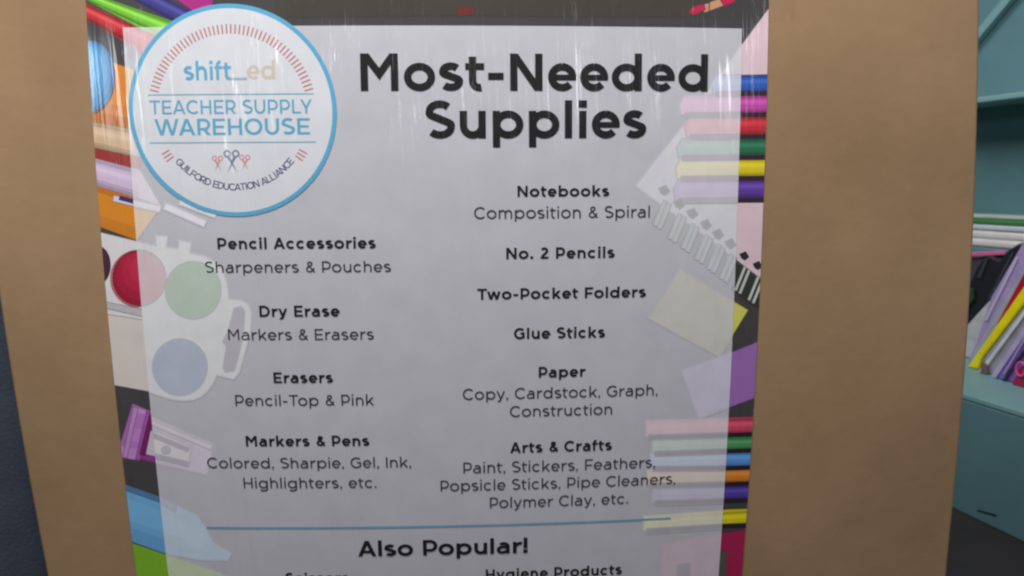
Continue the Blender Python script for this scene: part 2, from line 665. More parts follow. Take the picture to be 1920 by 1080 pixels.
# ---- lower left blocks
art("printed_block", [(232, 908), (300, 932), (367, 965), (383, 987), (400, 1017), (433, 1037), (427, 1049), (380, 1048),
                      (313, 1037), (240, 1011)], (116, 182, 232), 2,
    shade=[([(232, 930), (300, 956), (372, 992), (386, 1020), (313, 1000), (240, 975)], (124, 190, 238)),
           ([(236, 985), (313, 1012), (400, 1036), (313, 1037), (240, 1011)], (106, 170, 222))])
art("printed_block_edge", [(232, 908), (300, 932), (330, 948), (328, 956), (300, 940), (234, 917)], (84, 130, 178), 3, fade=0.25)
art("printed_block", [(240, 1016), (313, 1041), (413, 1074), (480, 1110), (240, 1110)], (132, 190, 44), 2)

# ---- right margin
art("printed_backdrop", [(520, -80), (1330, -80), (1330, 30), (1100, 31), (900, 29), (700, 30), (520, 32)], (68, 67, 58), 1, where='margin')
art("printed_pencil_tip", [(852, 22), (866, 14), (890, 17), (888, 24), (866, 29)], (118, 44, 52), 2)
art("printed_pencil", [(1318, 10), (1350, -1), (1357, 9), (1320, 23)], (214, 160, 126), 1)
art("printed_pencil_tip", [(1293, 22), (1300, 14), (1319, 9), (1321, 18), (1313, 22), (1299, 27)], (202, 34, 84), 2)
art("printed_pencil_body", [(1348, -6), (1392, -14), (1372, 5), (1357, 10)], (202, 34, 84), 2)
page = [(1446, 10), (1389.6, 87), (1286, 230), (1194, 348), (1240, 383), (1300, 425), (1360, 470), (1440, 532)]
art("printed_notebook_page", page, (232, 205, 216), 1, fcol=(226, 226, 232))
for y0, y1, xl, c, hl in ((143, 174, 1338, (44, 92, 190), (70, 122, 214)), (181, 214, 1278, (200, 70, 172), (216, 104, 190)),
                          (220, 255, 1288, (204, 40, 52), (216, 74, 80)), (262, 294, 1273, (34, 112, 78), (60, 136, 100)),
                          (299, 333, 1271, (226, 204, 26), (234, 216, 70)), (337, 374, 1267, (96, 56, 160), (116, 80, 178))):
    art("printed_book", [(xl + 6, y0), (1450, y0 - 2), (1450, y1 - 2), (xl, y1), (xl - 3, (y0 + y1) / 2)], c, 3, fade=0.16,
        shade=tones([(xl + 8, y0), (1450, y0 - 2), (1450, y1 - 2), (xl + 6, y1)], c, 24, 0.7))
    art("printed_book_gap", [(xl + 8, y1), (1450, y1 - 2), (1450, y1 + 4), (xl + 8, y1 + 5)], (54, 30, 44), 4, fade=0.2)
hol = [(1245, 357), (1273, 382), (1297.5, 400), (1323, 421), (1346, 439), (1369, 457), (1395, 480), (1420, 498)]
art("printed_coil_shadow", [(1232, 392), (1300, 438), (1385, 499), (1440, 540), (1440, 585), (1405, 568), (1330, 506), (1240, 430), (1222, 404)],
    (52, 56, 50), 2, where='margin')
for (hx, hy) in hol:
    art("printed_punch_hole", [(hx - 7, hy - 3), (hx + 2, hy - 7), (hx + 7, hy + 1), (hx + 1, hy + 6), (hx - 4, hy + 3)], (48, 44, 44), 5,
        fcol=(186, 188, 191))
    art("printed_coil_gap", line(hx - 2, hy + 34, hx - 16, hy + 62, 10), (52, 56, 50), 3, fcol=(176, 182, 178), where='panel')
    for dx in (2, 10):
        art("printed_coil", line(hx + dx - 1, hy + 20 + dx * 0.7, hx + dx - 18, hy + 62 + dx * 0.7, 2.6), (206, 212, 206), 6, fcol=(214, 219, 219))
art("printed_sticky_note", [(1275, 506), (1400.5, 581.6), (1348, 667), (1218, 596)], (214, 214, 104), 3, fcol=(213, 212, 206))
art("printed_sticky_note", [(1279, 695.6), (1373, 661), (1432, 637), (1432, 738), (1310, 783)], (164, 114, 190), 3, fcol=(216, 211, 230))
for y0, y1, m0, m1, xl, c in ((789, 817, 784, 813, 1212, (214, 72, 104)), (823, 848, 820, 843, 1224, (76, 152, 92)),
                              (851, 876, 848, 875, 1220, (92, 156, 226)), (882, 908, 878, 905, 1214, (224, 134, 40)),
                              (914, 940, 910, 936, 1224, (84, 60, 168)), (968, 993, 956, 983, 1208, (232, 214, 20))):
    sl = (m1 - y1) / 160.0
    art("printed_book", [(xl, y0), (1365, m0), (1450, m0 - 3), (1450, m1 - 3), (1365, m1), (xl, y1)], c, 3, fade=0.16,
        shade=tones([(xl + 6, y0), (1450, m0 - 2), (1450, m1 - 2), (xl + 6, y1)], c, 24, 0.7))
    art("printed_book_gap", [(xl + 6, y1), (1365, m1), (1450, m1 - 3), (1450, m1 + 2), (1365, m1 + 5), (xl + 6, y1 + 5)], (40, 26, 36), 4, fade=0.27)
art("printed_block", [(1241, 1020), (1351, 1001), (1450, 985), (1450, 1120), (1238, 1120)], (176, 26, 84), 3, fcol=(222, 203, 214))
art("printed_block_gap", [(1346, 1036), (1361, 1034), (1358, 1110), (1340, 1110)], (86, 88, 82), 4, where='margin')
art("printed_block_gap", [(1271, 1060), (1291, 1057), (1292, 1110), (1270, 1110)], (86, 88, 82), 4, fcol=(196, 186, 198), where='panel')


# ------------------------------------------------------------------ lettering
# geometric sans drawn with strokes of even weight; cap height 700, x-height 518
CAPH, XH, ASC, DESC = 700.0, 518.0, 716.0, -172.0


def arc(cx, cy, rx, ry, a0, a1, n=None):
    n = n or max(4, int(abs(a1 - a0) / 9))
    return [(cx + rx * math.cos(math.radians(a0 + (a1 - a0) * i / n)), cy + ry * math.sin(math.radians(a0 + (a1 - a0) * i / n)))
            for i in range(n + 1)]


def smooth(pts, k=6):
    out = []
    for i in range(len(pts) - 1):
        p0, p1, p2, p3 = pts[max(i - 1, 0)], pts[i], pts[i + 1], pts[min(i + 2, len(pts) - 1)]
        for j in range(k):
            t = j / k
            out.append(tuple(0.5 * (2 * p1[a] + (p2[a] - p0[a]) * t + (2 * p0[a] - 5 * p1[a] + 4 * p2[a] - p3[a]) * t * t
                                    + (3 * p1[a] - p0[a] - 3 * p2[a] + p3[a]) * t ** 3) for a in (0, 1)))
    out.append(pts[-1])
    return out


def ess(W, H, w):
    h = w / 2
    ym = H * 0.51
    rt, rb = (H - h - ym) / 2, (ym - h) / 2
    xl, xr = h + W * 0.03, W - h
    m = W / 2
    top = arc(m, H - h - rt, (W - w) / 2 - W * 0.02, rt, 38, 180, 14)
    bot = arc(m, h + rb, (W - w) / 2, rb, 0, -142, 14)
    mid = [(m - (W - w) / 2 * 0.72, ym + rt * 0.32), (m, ym + 2), (m + (W - w) / 2 * 0.74, ym - rb * 0.30)]
    a = [top[-1], (top[-1][0] + W * 0.025, top[-1][1] - rt * 0.42)] + mid[1:2] + [(bot[0][0] - W * 0.03, bot[0][1] + rb * 0.44), bot[0]]
    return top[:-1] + smooth(a, 5)[:-1] + bot


def glyph(ch, w):
    """advance width and list of (centre line, stroke weight, clip low, clip high)"""
    h = w / 2
    t = w * 0.90                       # horizontals a touch thinner
    g = t / 2
    C, X = CAPH, XH
    S_ = []

    def st(p, ww=w, lo=-400, hi=900):
        S_.append((p, ww, lo, hi))
    sb = 78 - w * 0.12                 # side bearing of straight stems
    rb = 42 - w * 0.08                 # of round sides
    bowlw = 500 + w * 0.25
    nw = 430 + w * 0.45

    def sh(dx):
        for i in range(len(S_)):
            S_[i] = ([(x + dx, y) for x, y in S_[i][0]],) + S_[i][1:]
    if ch == ' ':
        return 285, []
    if ch in '.,!-_':
        if ch == '-':
            st([(0, 272), (250 + w * 0.3, 272)], w * 0.95); W = 250 + w * 0.3; sh(50); return W + 100, S_
        d = w * 1.16
        st([(d / 2, 0), (d / 2, d)], d)
        if ch == ',':
            st([(d / 2 + d * 0.18, d * 0.4), (d / 2 - d * 0.32, -d * 0.95)], d * 0.42)
        if ch == '!':
            st([(d / 2, 200), (d / 2, C)], w * 1.05)
        sh(48)
        return d + 96, S_
    if ch == '&':
        q = [(575, 0), (215, 415), (160, 500), (160, 585), (215, 650), (300, 668), (382, 640), (416, 575), (395, 500), (320, 432), (205, 372),
             (110, 300), (70, 200), (90, 110), (165, 48), (270, 30), (385, 62), (470, 140), (535, 290)]
        q = [(x + (h - 30) * (1 if x < 280 else -0.4), y + (h - 30) * (1 if y < 120 else (-1 if y > 600 else 0))) for x, y in q]
        st(smooth(q[1:], 4), w * 0.9)
        st([q[0], q[1]], w * 0.9, 0)
        sh(30)
        return 650, S_
    if ch == '2':
        W = 470 + w * 0.2
        p = arc(W / 2 - 8, C - 205, W / 2 - h - 12, 205 - g, 152, -38, 16)
        st(p + [(h + 40, t + 8)], w, 20)
        st([(18, g), (W, g)], t)
        sh(40)
        return W + 80, S_
    # ---- capitals
    if ch in 'OCG':
        W = 730 if ch == 'O' else 690
        rx, ry = (735 - w) / 2, (C + 16 - w) / 2
        if ch == 'O':
            st(arc(735 / 2, C / 2, rx, ry, 0, 360, 44)); W = 735
        elif ch == 'C':
            st(arc(735 / 2, C / 2, rx, ry, 44, 316, 32)); W = 650
        else:
            p = arc(735 / 2, C / 2, rx, ry, 46, 318, 32)
            W = 680
            st(p[:-1] + [(W - h - 22, 150 - w * 0.2), (W - h - 22, 352 + g)])
            st([(400, 352), (W - h - 22, 352)], t)
        sh(rb)
        return W + 2 * rb, S_
    if ch == 'S':
        W = 500 + w * 0.35
        st(ess(W, C + 12, w * 0.96)); sh(rb)
        return W + 2 * rb - 6, S_
    if ch in 'EFL':
        W = 490 + w * 0.2 if ch == 'E' else (475 + w * 0.2)
        st([(h, 0), (h, C)])
        if ch in 'EF':
            st([(h, C - g), (W, C - g)], t)
            m = C * 0.5 if ch == 'E' else C * 0.45
            st([(h, m), (W - 48, m)], t)
        if ch in 'EL':
            st([(h, g), (W if ch == 'E' else W - 30, g)], t)
        sh(sb)
        return W + sb + 36 - (30 if ch == 'L' else 0), S_
    if ch == 'H':
        W = 540 + w * 0.35
        st([(h, 0), (h, C)]); st([(W - h, 0), (W - h, C)]); st([(h, C / 2), (W - h, C / 2)], t)
        sh(sb)
        return W + 2 * sb, S_
    if ch == 'I':
        st([(h, 0), (h, C)]); sh(sb)
        return w + 2 * sb, S_
    if ch == 'T':
        W = 550 + w * 0.2
        st([(W / 2, 0), (W / 2, C)]); st([(0, C - g), (W, C - g)], t); sh(24)
        return W + 48, S_
    if ch == 'U':
        W = 545 + w * 0.3
        r = (W - w) / 2
        st([(h, C), (h, r + h)] + arc(W / 2, r + h - 6, r, r, 180, 360, 20)[1:-1] + [(W - h, r + h), (W - h, C)]); sh(sb - 6)
        return W + 2 * sb - 12, S_
    if ch == 'D':
        W = 590 + w * 0.3
        ry = (C - t) / 2
        rx = ry * 1.0
        st([(h, 0), (h, C)])
        st([(h, C - g), (W - h - rx, C - g)] + arc(W - h - rx, C / 2, rx, ry, 90, -90, 22)[1:-1] + [(W - h - rx, g), (h, g)], w * 0.95)
        sh(sb)
        return W + sb + rb, S_
    if ch in 'PR':
        W = 500 + w * 0.35
        yb = 232 if ch == 'P' else 258
        ry = (C - g - yb) / 2
        st([(h, 0), (h, C)])
        st([(h, C - g), (W - h - ry, C - g)] + arc(W - h - ry, C - g - ry, ry, ry, 90, -90, 16)[1:-1] + [(W - h - ry, yb), (h, yb)], w * 0.95)
        if ch == 'R':
            st([(W * 0.46, yb + 30), (W - h + 20, -20)], w, 0, yb + 20)
        sh(sb)
        return W + sb + (26 if ch == 'P' else 22), S_
    if ch == 'A':
        W = 650 + w * 0.35
        k = w * 1.08
        st([(k / 2 - 8, -30), (W / 2, C + 0)], w, 0, C)
        st([(W - k / 2 + 8, -30), (W / 2, C + 0)], w, 0, C)
        st([(W / 2 - h * 1.05, C - g * 0.8), (W / 2 + h * 1.05, C - g * 0.8)], g * 1.6)
        st([(W * 0.2, 205), (W * 0.8, 205)], t)
        sh(10)
        return W + 20, S_
    if ch == 'M':
        W = 650 + w * 0.42
        st([(h, 0), (h, C)]); st([(W - h, 0), (W - h, C)])
        yv = 165 + w * 1.08
        st([(h * 0.75, C + 30), (W / 2, yv), (W - h * 0.75, C + 30)], w * 0.97, 150, C)
        sh(sb)
        return W + 2 * sb, S_
    if ch == 'N':
        W = 560 + w * 0.4
        st([(h, 0), (h, C)]); st([(W - h, 0), (W - h, C)])
        st([(h * 0.7, C + 20), (W - h * 0.7, -20)], w, 0, C)
        sh(sb)
        return W + 2 * sb, S_
    if ch in 'Ww':
        H, W = (C, 960 + w * 0.5) if ch == 'W' else (X, 740 + w * 0.6)
        a = w * 0.52
        xs = [a, W * 0.285, W / 2, W * 0.715, W - a]
        for i, (p, q) in enumerate(zip(xs[:-1], xs[1:])):
            ya, yb = (H + 20, -20) if i % 2 == 0 else (-20, H + 20)
            st([(p, ya), (q, yb)], w * 0.97, 0, H)
        sh(8)
        return W + 16, S_
    if ch == 'Y':
        W = 600 + w * 0.35
        st([(W / 2, 0), (W / 2, 300)]); st([(h * 1.1, C + 20), (W / 2, 270)], w, 200, C); st([(W - h * 1.1, C + 20), (W / 2, 270)], w, 200, C)
        sh(6)
        return W + 12, S_
    # ---- small letters
    if ch == 'o':
        W = 545 + w * 0.3
        st(arc(W / 2, X / 2, (W - w) / 2, (X + 14 - w) / 2, 0, 360, 36)); sh(rb)
        return W + 2 * rb, S_
    if ch == 'e':
        W = 505 + w * 0.28
        st(arc(W / 2, X / 2, (W - w) / 2, (X + 14 - w) / 2, -30, 90, 14), w, X * 0.49 - t * 0.43)
        st(arc(W / 2, X / 2, (W - w) / 2, (X + 14 - w) / 2, 90, 318, 24))
        st([(h, X * 0.49), (W - w * 0.75, X * 0.49)], t * 0.86); sh(rb)
        return W + 2 * rb - 6, S_
    if ch == 'c':
        W = 520 + w * 0.2
        st(arc(W / 2, X / 2, (W - w) / 2, (X + 14 - w) / 2, 44, 316, 28)); sh(rb)
        return W + 2 * rb - 34, S_
    if ch in 'dbpg':
        W = bowlw + 50
        rx, ry = (W - w - 8) / 2, (X + 12 - w) / 2
        y0 = X / 2
        left = ch in 'bp'
        cx = W / 2 + (4 if left else -4)
        st(arc(cx, y0, rx, ry, 0, 360, 34))
        xs = h if left else W - h
        if ch in 'bd':
            st([(xs, 0), (xs, ASC)])
        elif ch == 'p':
            st([(xs, DESC), (xs, X)])
        else:
            r = (W - w) / 2
            st([(xs, X), (xs, 0)] + arc(W / 2, -30, r, -DESC - h + 6 - 0, 0, -140, 14))
        sh(sb if left else rb)
        return W + sb + rb, S_
    if ch in 'nhum':
        W = nw
        r = (W - w) / 2
        if ch == 'm':
            W2 = nw * 0.94
            r = (W2 - w) / 2
            st([(h, 0), (h, X)])
            for k in (0, 1):
                x0 = k * (W2 - w)
                st(arc(x0 + W2 / 2, X - h - r * 0.98 + 6, r, r * 0.98, 168, 0, 16) + [(x0 + W2 - h, 0)])
            sh(sb)
            return 2 * W2 - w + 2 * sb - 4, S_
        if ch == 'u':
            st([(W - h, 0), (W - h, X)]); st([(h, X)] + arc(W / 2, h + r - 6, r, r, 180, 348, 16))
        else:
            st([(h, 0), (h, X if ch == 'n' else ASC)])
            st(arc(W / 2, X - h - r + 6, r, r, 168, 0, 16) + [(W - h, 0)])
        sh(sb)
        return W + 2 * sb - 4, S_
    if ch == 'r':
        W = 285 + w * 0.4
        st([(h, 0), (h, X)]); st(arc(W - 4, X - g - 215, W - 4 - h, 215, 165, 88, 9), w * 0.98); sh(sb)
        return W + sb + 10, S_
    if ch in 'li':
        st([(h, 0), (h, ASC if ch == 'l' else X)])
        if ch == 'i':
            st([(h, ASC - w * 0.98), (h, ASC)], w * 1.12)
        sh(sb)
        return w + 2 * sb, S_
    if ch == 't':
        W = 300 + w * 0.4
        x0 = 95 + h * 0.6
        r = 130
        st([(x0, 640), (x0, r + g)] + arc(x0 + r, r + g - 4, r, r, 180, 285, 10)[1:] )
        st([(0, X - g), (W, X - g)], t); sh(14)
        return W + 26, S_
    if ch == 'f':
        W = 300 + w * 0.4
        x0 = 90 + h * 0.6
        r = 128
        st([(x0, 0), (x0, ASC - r - g)] + arc(x0 + r, ASC - r - g + 4, r, r, 180, 80, 10)[1:])
        st([(0, X - g), (W - 8, X - g)], t); sh(14)
        return W + 18, S_
    if ch == 'k':
        W = 460 + w * 0.45
        st([(h, 0), (h, ASC)]); st([(h, 130), (W - h * 1.2, X + 20)], w * 0.96, 0, X); st([(W * 0.40, X * 0.56), (W - h * 1.0, -20)], w, 0, X)
        sh(sb)
        return W + sb + 6, S_
    if ch == 'y':
        W = 500 + w * 0.45
        a = w * 0.54
        st([(a, X + 20), (W / 2 + 6, 0)], w, -20, X)
        xe, ye = W / 2 - 55, -110
        st([(W - a, X + 20), (W / 2 + 4, 6), (W / 2 - 34, -72), (W / 2 - 78, DESC + g + 12), (W / 2 - 140, DESC + g), (W / 2 - 190, DESC + g + 22)], w * 0.97, -400, X)
        sh(8)
        return W + 16, S_
    if ch == 'a':
        W = 455 + w * 0.35
        r = (W - w) * 0.44
        st(arc(W - h - r, X - g - r * 0.86 + 4, r, r * 0.86, 142, 0, 16) + [(W - h, 0)])
        yt = X * 0.575
        rr = (yt - g) / 2
        st([(W - h, yt), (h + rr * 1.15, yt)] + arc(h + rr * 1.15, g + rr - 3, rr * 1.15, rr + 2, 90, 270, 14)[1:]
           + smooth([(h + rr * 1.15, g - 5), (W * 0.62, g + 8), (W - h - 6, X * 0.27)], 5)[1:], w * 0.92)
        sh(34)
        return W + 34 + sb, S_
    if ch == 's':
        W = 400 + w * 0.32
        st(ess(W, X + 10, w * 0.94)); sh(30)
        return W + 54, S_
    raise KeyError(ch)


KERN = {'Tw': -60, 'To': -80, 'Fe': -30, 'Fo': -30, 'Po': -20, 'Pa': -20, 'LY': -90, 'WA': -50, 'AR': 0, 'AT': -60, 'LF': 0, 'ry': -10, 'ra': -10}


def clip_y(poly, lo, hi):
    for lim, keep in ((lo, 1), (hi, -1)):
        out = []
        for i in range(len(poly)):
            A, B = poly[i], poly[(i + 1) % len(poly)]
            ia, ib = (A[1] - lim) * keep >= 0, (B[1] - lim) * keep >= 0
            if ia:
                out.append(A)
            if ia != ib:
                k = (lim - A[1]) / (B[1] - A[1])
                out.append((A[0] + (B[0] - A[0]) * k, lim))
        poly = out
        if len(poly) < 3:
            return []
    return poly


def text_polys(body, w):
    """verts (z tells overlapping strokes apart) and faces of one string, in units of 1/700 of the cap height"""
    vs, fs = [], []
    x = 0.0
    prev = ''
    count = 0
    for ch in body:
        x += KERN.get(prev + ch, 0)
        adv, strokes = glyph(ch, w)
        for pts, ww, lo, hi in strokes:
            P = []
            for p in pts:
                if not P or math.hypot(p[0] - P[-1][0], p[1] - P[-1][1]) > 0.5:
                    P.append(p)
            closed = len(P) > 3 and math.hypot(P[0][0] - P[-1][0], P[0][1] - P[-1][1]) < 1.0
            if closed:
                P.pop()
            n = len(P)
            L, R = [], []
            for i in range(n):
                p0 = P[i - 1] if (i or closed) else None
                p2 = P[(i + 1) % n] if (i < n - 1 or closed) else None
                nm = []
                for a, b in ((p0, P[i]), (P[i], p2)):
                    if a and b:
                        d = math.hypot(b[0] - a[0], b[1] - a[1])
                        nm.append((-(b[1] - a[1]) / d, (b[0] - a[0]) / d))
                mx, my = sum(q[0] for q in nm), sum(q[1] for q in nm)
                k = (len(nm) / max(mx * mx + my * my, 0.6)) * (ww / 2) * (1 if len(nm) == 2 else 1)
                if len(nm) == 2:
                    k = 2 / max(mx * mx + my * my, 0.8) * ww / 2
                L.append((P[i][0] + mx * k, P[i][1] + my * k))
                R.append((P[i][0] - mx * k, P[i][1] - my * k))
            z = (count % 6) * 0.0000025
            count += 1
            idx = {}
            for i in range(n if closed else n - 1):
                j = (i + 1) % n
                q = clip_y([R[i], R[j], L[j], L[i]], lo, hi)
                if len(q) < 3:
                    continue
                f = []
                for p in q:
                    key = (round(p[0], 2), round(p[1], 2))
                    if key not in idx:
                        idx[key] = len(vs)
                        vs.append(Vector((p[0] + x, p[1], z)))
                    if idx[key] not in f:
                        f.append(idx[key])
                if len(f) > 2:
                    fs.append(tuple(f))
        x += adv + (SPACING[0] - 1.0) * 420
        prev = ch
    return vs, fs


SPACING = [1.0]
CAP = 700.0


def lettering(name, body, x0, y0, x1, y1, cap_px, colour, bold, layer, parent, spacing=1.0):
    """body from its left edge (x0,y0) to its right edge (x1,y1) along the baseline"""
    SPACING[0] = spacing
    vs, fs = text_polys(body, bold)
    xa = min(v.x for v in vs)
    xb = max(v.x for v in vs)
    A, B = Vector(uv(x0, y0)), Vector(uv(x1, y1))
    B.y = A.y = (A.y + B.y) / 2
    top = uv((x0 + x1) / 2, (y0 + y1) / 2 - cap_px)
    bot = uv((x0 + x1) / 2, (y0 + y1) / 2)
    sy = (top[1] - bot[1]) / CAP
    sx = (B.x - A.x) / (xb - xa)
    bm = bmesh.new()
    bv = [bm.verts.new((A.x + (v.x - xa) * sx, A.y + v.y * sy, v.z)) for v in vs]
    for f in fs:
        try:
            bm.faces.new([bv[i] for i in f])
        except ValueError:
            pass
    for f in bm.faces:
        f.normal_update()
        if f.normal.z < 0:
            f.normal_flip()
    lay_flat(bm, layer)
    return link_mesh(name, bm, print_mat(colour, "printing_ink", 0.22), parent, post_o)


INK = (30, 30, 33)
GREY = (58, 56, 62)
TL = 18
title = empty("heading", (0, 0, 0), None, None)
title.parent = poster
BT = 140
lettering("heading_line", "Most-Needed", 676.7, 170.8, 1326, 171.7, 69.6, INK, BT, TL, title, 1.03)
lettering("heading_line", "Supplies", 798.7, 259.5, 1211, 259.3, 69.6, INK, BT, TL, title, 1.03)

B1, R1 = 140, 90
entries = [
    [("Notebooks", 970, 368.6, 1142, 368, 20.6, 1), ("Composition & Spiral", 889, 410.8, 1217.7, 407, 22, 0)],
    [("No. 2 Pencils", 949, 485.5, 1152, 483, 21, 1)],
    [("Two-Pocket Folders", 895, 561.4, 1210.6, 556.8, 20.4, 1)],
    [("Glue Sticks", 963.6, 635, 1134, 632.5, 20.6, 1)],
    [("Paper", 1010, 707.4, 1097.4, 705.5, 20, 1), ("Copy, Cardstock, Graph,", 868, 748.6, 1232, 741, 20.6, 0),
     ("Construction", 956, 780.5, 1147, 777, 20.3, 0)],
    [("Arts & Crafts", 956.3, 849, 1146.8, 843, 20, 1), ("Paint, Stickers, Feathers,", 869, 886.7, 1227.7, 876, 20.3, 0),
     ("Popsicle Sticks, Pipe Cleaners,", 826.4, 921.3, 1265.4, 905.5, 20, 0), ("Polymer Clay, etc.", 918.6, 952, 1177, 943.5, 20, 0)],
    [("Pencil Accessories", 409, 467, 705, 465, 21, 1), ("Sharpeners & Pouches", 386, 511.5, 733.5, 509, 20.8, 0)],
    [("Dry Erase", 487.5, 593.6, 637.5, 592.8, 20.8, 1), ("Markers & Erasers", 429, 637.2, 701.5, 636, 20.5, 0)],
    [("Erasers", 514, 717.6, 625, 717, 20, 1), ("Pencil-Top & Pink", 442.5, 760.5, 701.5, 759, 20.4, 0)],
    [("Markers & Pens", 462, 836, 693, 835, 19.6, 1), ("Colored, Sharpie, Gel, Ink,", 390, 877.5, 771, 874.5, 19.6, 0),
     ("Highlighters, etc.", 458, 915, 706, 913, 19.6, 0)],
    [("Also Popular!", 672, 1043, 989, 1035, 29, 2)],
    [("Scissors", 537, 1094, 655, 1091, 19.5, 1)],
    [("Hygiene Products", 911, 1085.5, 1165.5, 1076, 19, 1)],
]
for ent in entries:
    e = bpy.data.objects.new("list_entry", None)
    e.parent = poster
    e.empty_display_size = 0.02
    col.objects.link(e)
    for body, x0, y0, x1, y1, cp, bold in ent:
        lettering("entry_title" if bold else "entry_text", body, x0, y0, x1, y1, cp, INK if bold else GREY,
                  (R1, B1, BT)[bold], TL, e, 1.0 if bold == 2 else 1.07)
vr = (uv(388, 988)[1] + uv(1257, 971)[1]) / 2
flat_part("divider_line", [rect((uv(388, 988)[0], uv(1257, 971)[0], vr - 0.0014, vr + 0.0014))], (112, 172, 198), TL, poster)

# ------------------------------------------------------------------ round badge
BC = (-0.3635, 0.2333)
RO = 0.1362


def pol(r, deg):
    a = math.radians(deg)
    return (BC[0] + r * math.cos(a), BC[1] + r * math.sin(a))


def ring(bm, c, r0, r1, n=96):
    for i in range(n):
        a, b = 2 * math.pi * i / n, 2 * math.pi * (i + 1) / n
        flat_poly(bm, [(c[0] + r0 * math.cos(a), c[1] + r0 * math.sin(a)), (c[0] + r1 * math.cos(a), c[1] + r1 * math.sin(a)),
                       (c[0] + r1 * math.cos(b), c[1] + r1 * math.sin(b)), (c[0] + r0 * math.cos(b), c[1] + r0 * math.sin(b))])


badge = flat_part("badge", [[pol(RO - 0.002, 360 * i / 96) for i in range(96)]], (222, 226, 233), 20, poster)
bm = bmesh.new()
ring(bm, BC, RO - 0.0056, RO)
bmesh.ops.remove_doubles(bm, verts=bm.verts[:], dist=1e-6)
lay_flat(bm, 21)
link_mesh("badge_ring", bm, print_mat((96, 176, 216)), badge, post_o)


def spoke(deg, r0, r1, w):
    a = math.radians(deg)
    t = (-math.sin(a) * w / 2, math.cos(a) * w / 2)
    A, B = pol(r0, deg), pol(r1, deg)
    return [(A[0] + t[0], A[1] + t[1]), (B[0] + t[0], B[1] + t[1]), (B[0] - t[0], B[1] - t[1]), (A[0] - t[0], A[1] - t[1])]


RED = (196, 120, 124)
flat_part("badge_tick_marks", [spoke(15 + 150 * i / 49, 0.0985, 0.1105, 0.0019) for i in range(50)], RED, 21, badge)
for s_ in (-1, 1):
    flat_part("badge_tick_marks", [spoke(270 + s_ * a_, 0.0985, 0.1105, 0.0019) for a_ in (54.5, 57.3, 60.1)], RED, 21, badge)
BLUE = (98, 172, 206)


def uvline(x0, y0, x1, y1, w):
    A, B = uv(x0, y0), uv(x1, y1)
    m = (A[1] + B[1]) / 2
    return rect((A[0], B[0], m - w / 2, m + w / 2))


flat_part("badge_lines", [uvline(279, 180, 589, 175, 0.0018), uvline(282, 271, 593, 264, 0.0018)], (126, 176, 198), 21, badge)
lettering("badge_lettering", "shift", 346, 151.5, 435, 150.5, 36, (104, 174, 210), 130, 21, badge)
flat_part("badge_underscore", [uvline(430, 148.5, 464, 148, 0.0032)], (150, 186, 200), 22, badge)
lettering("badge_lettering", "ed", 464, 150, 517, 149, 36, (208, 198, 182), 130, 21, badge)
lettering("badge_lettering", "TEACHER SUPPLY", 282.5, 217.3, 585.7, 211, 26.5, BLUE, 112, 21, badge, 1.03)
lettering("badge_lettering", "WAREHOUSE", 292, 256.3, 582, 250.8, 31, BLUE, 124, 21, badge, 1.02)


def scissors(name, cx, cy, h, colour):
    """a little pair of scissors, handles up"""
    c = uv(cx, cy)
    H = h / 1385.0
    bm = bmesh.new()
    for s in (-1, 1):
        ring(bm, (c[0] + s * 0.19 * H, c[1] + 0.34 * H), 0.09 * H, 0.17 * H, 20)
        A = (c[0] + s * 0.14 * H, c[1] + 0.20 * H)
        B = (c[0] - s * 0.22 * H, c[1] - 0.5 * H)
        dx, dy = B[0] - A[0], B[1] - A[1]
        L = math.hypot(dx, dy)
        w = 0.07 * H
        flat_poly(bm, [(A[0] - dy / L * w, A[1] + dx / L * w), (B[0], B[1]), (A[0] + dy / L * w, A[1] - dx / L * w)])
    for f in bm.faces:
        pass
    for v in bm.verts:
        v.co = face(v.co.x, v.co.y, BASE + 21 * LAY)
    # the second blade a hair above the first
    return link_mesh(name, bm, print_mat(colour), badge, post_o)


scissors("badge_scissors", 435.5, 303, 41, (122, 136, 160))
scissors("badge_scissors", 409, 307, 29, (212, 150, 146))
scissors("badge_scissors", 460, 305.5, 29, (212, 150, 146))

# lettering round the lower rim
SPACING[0] = 1.0
words = "GUILFORD EDUCATION ALLIANCE"


adv = {c: (glyph(c, 120)[0] if c != ' ' else 300) for c in set(words)}
TRK = 30
tot = sum(adv[c] + TRK for c in words) - TRK
RB = 0.1022
sc = 0.0093 / CAP
half = math.radians(50.5)
ang = -half
stepk = 2 * half / tot
bm = bmesh.new()
for ch in words:
    a = adv[ch]
    if ch != ' ':
        vs, fs = text_polys(ch, 120)
        xm = (max(v.x for v in vs) + min(v.x for v in vs)) / 2
        th = ang + a * stepk / 2
        ca, sa = math.cos(th), math.sin(th)
        bv = []
        for v in vs:
            lx = (v.x - xm) * sc * 0.95
            ly = -RB + v.y * sc
            bv.append(bm.verts.new((BC[0] + lx * ca - ly * sa, BC[1] + lx * sa + ly * ca, v.z)))
        for f in fs:
            try:
                bm.faces.new([bv[i] for i in f])
            except ValueError:
                pass
    ang += (a + TRK) * stepk
lay_flat(bm, 21)
link_mesh("badge_rim_lettering", bm, print_mat((92, 92, 128)), badge, post_o)

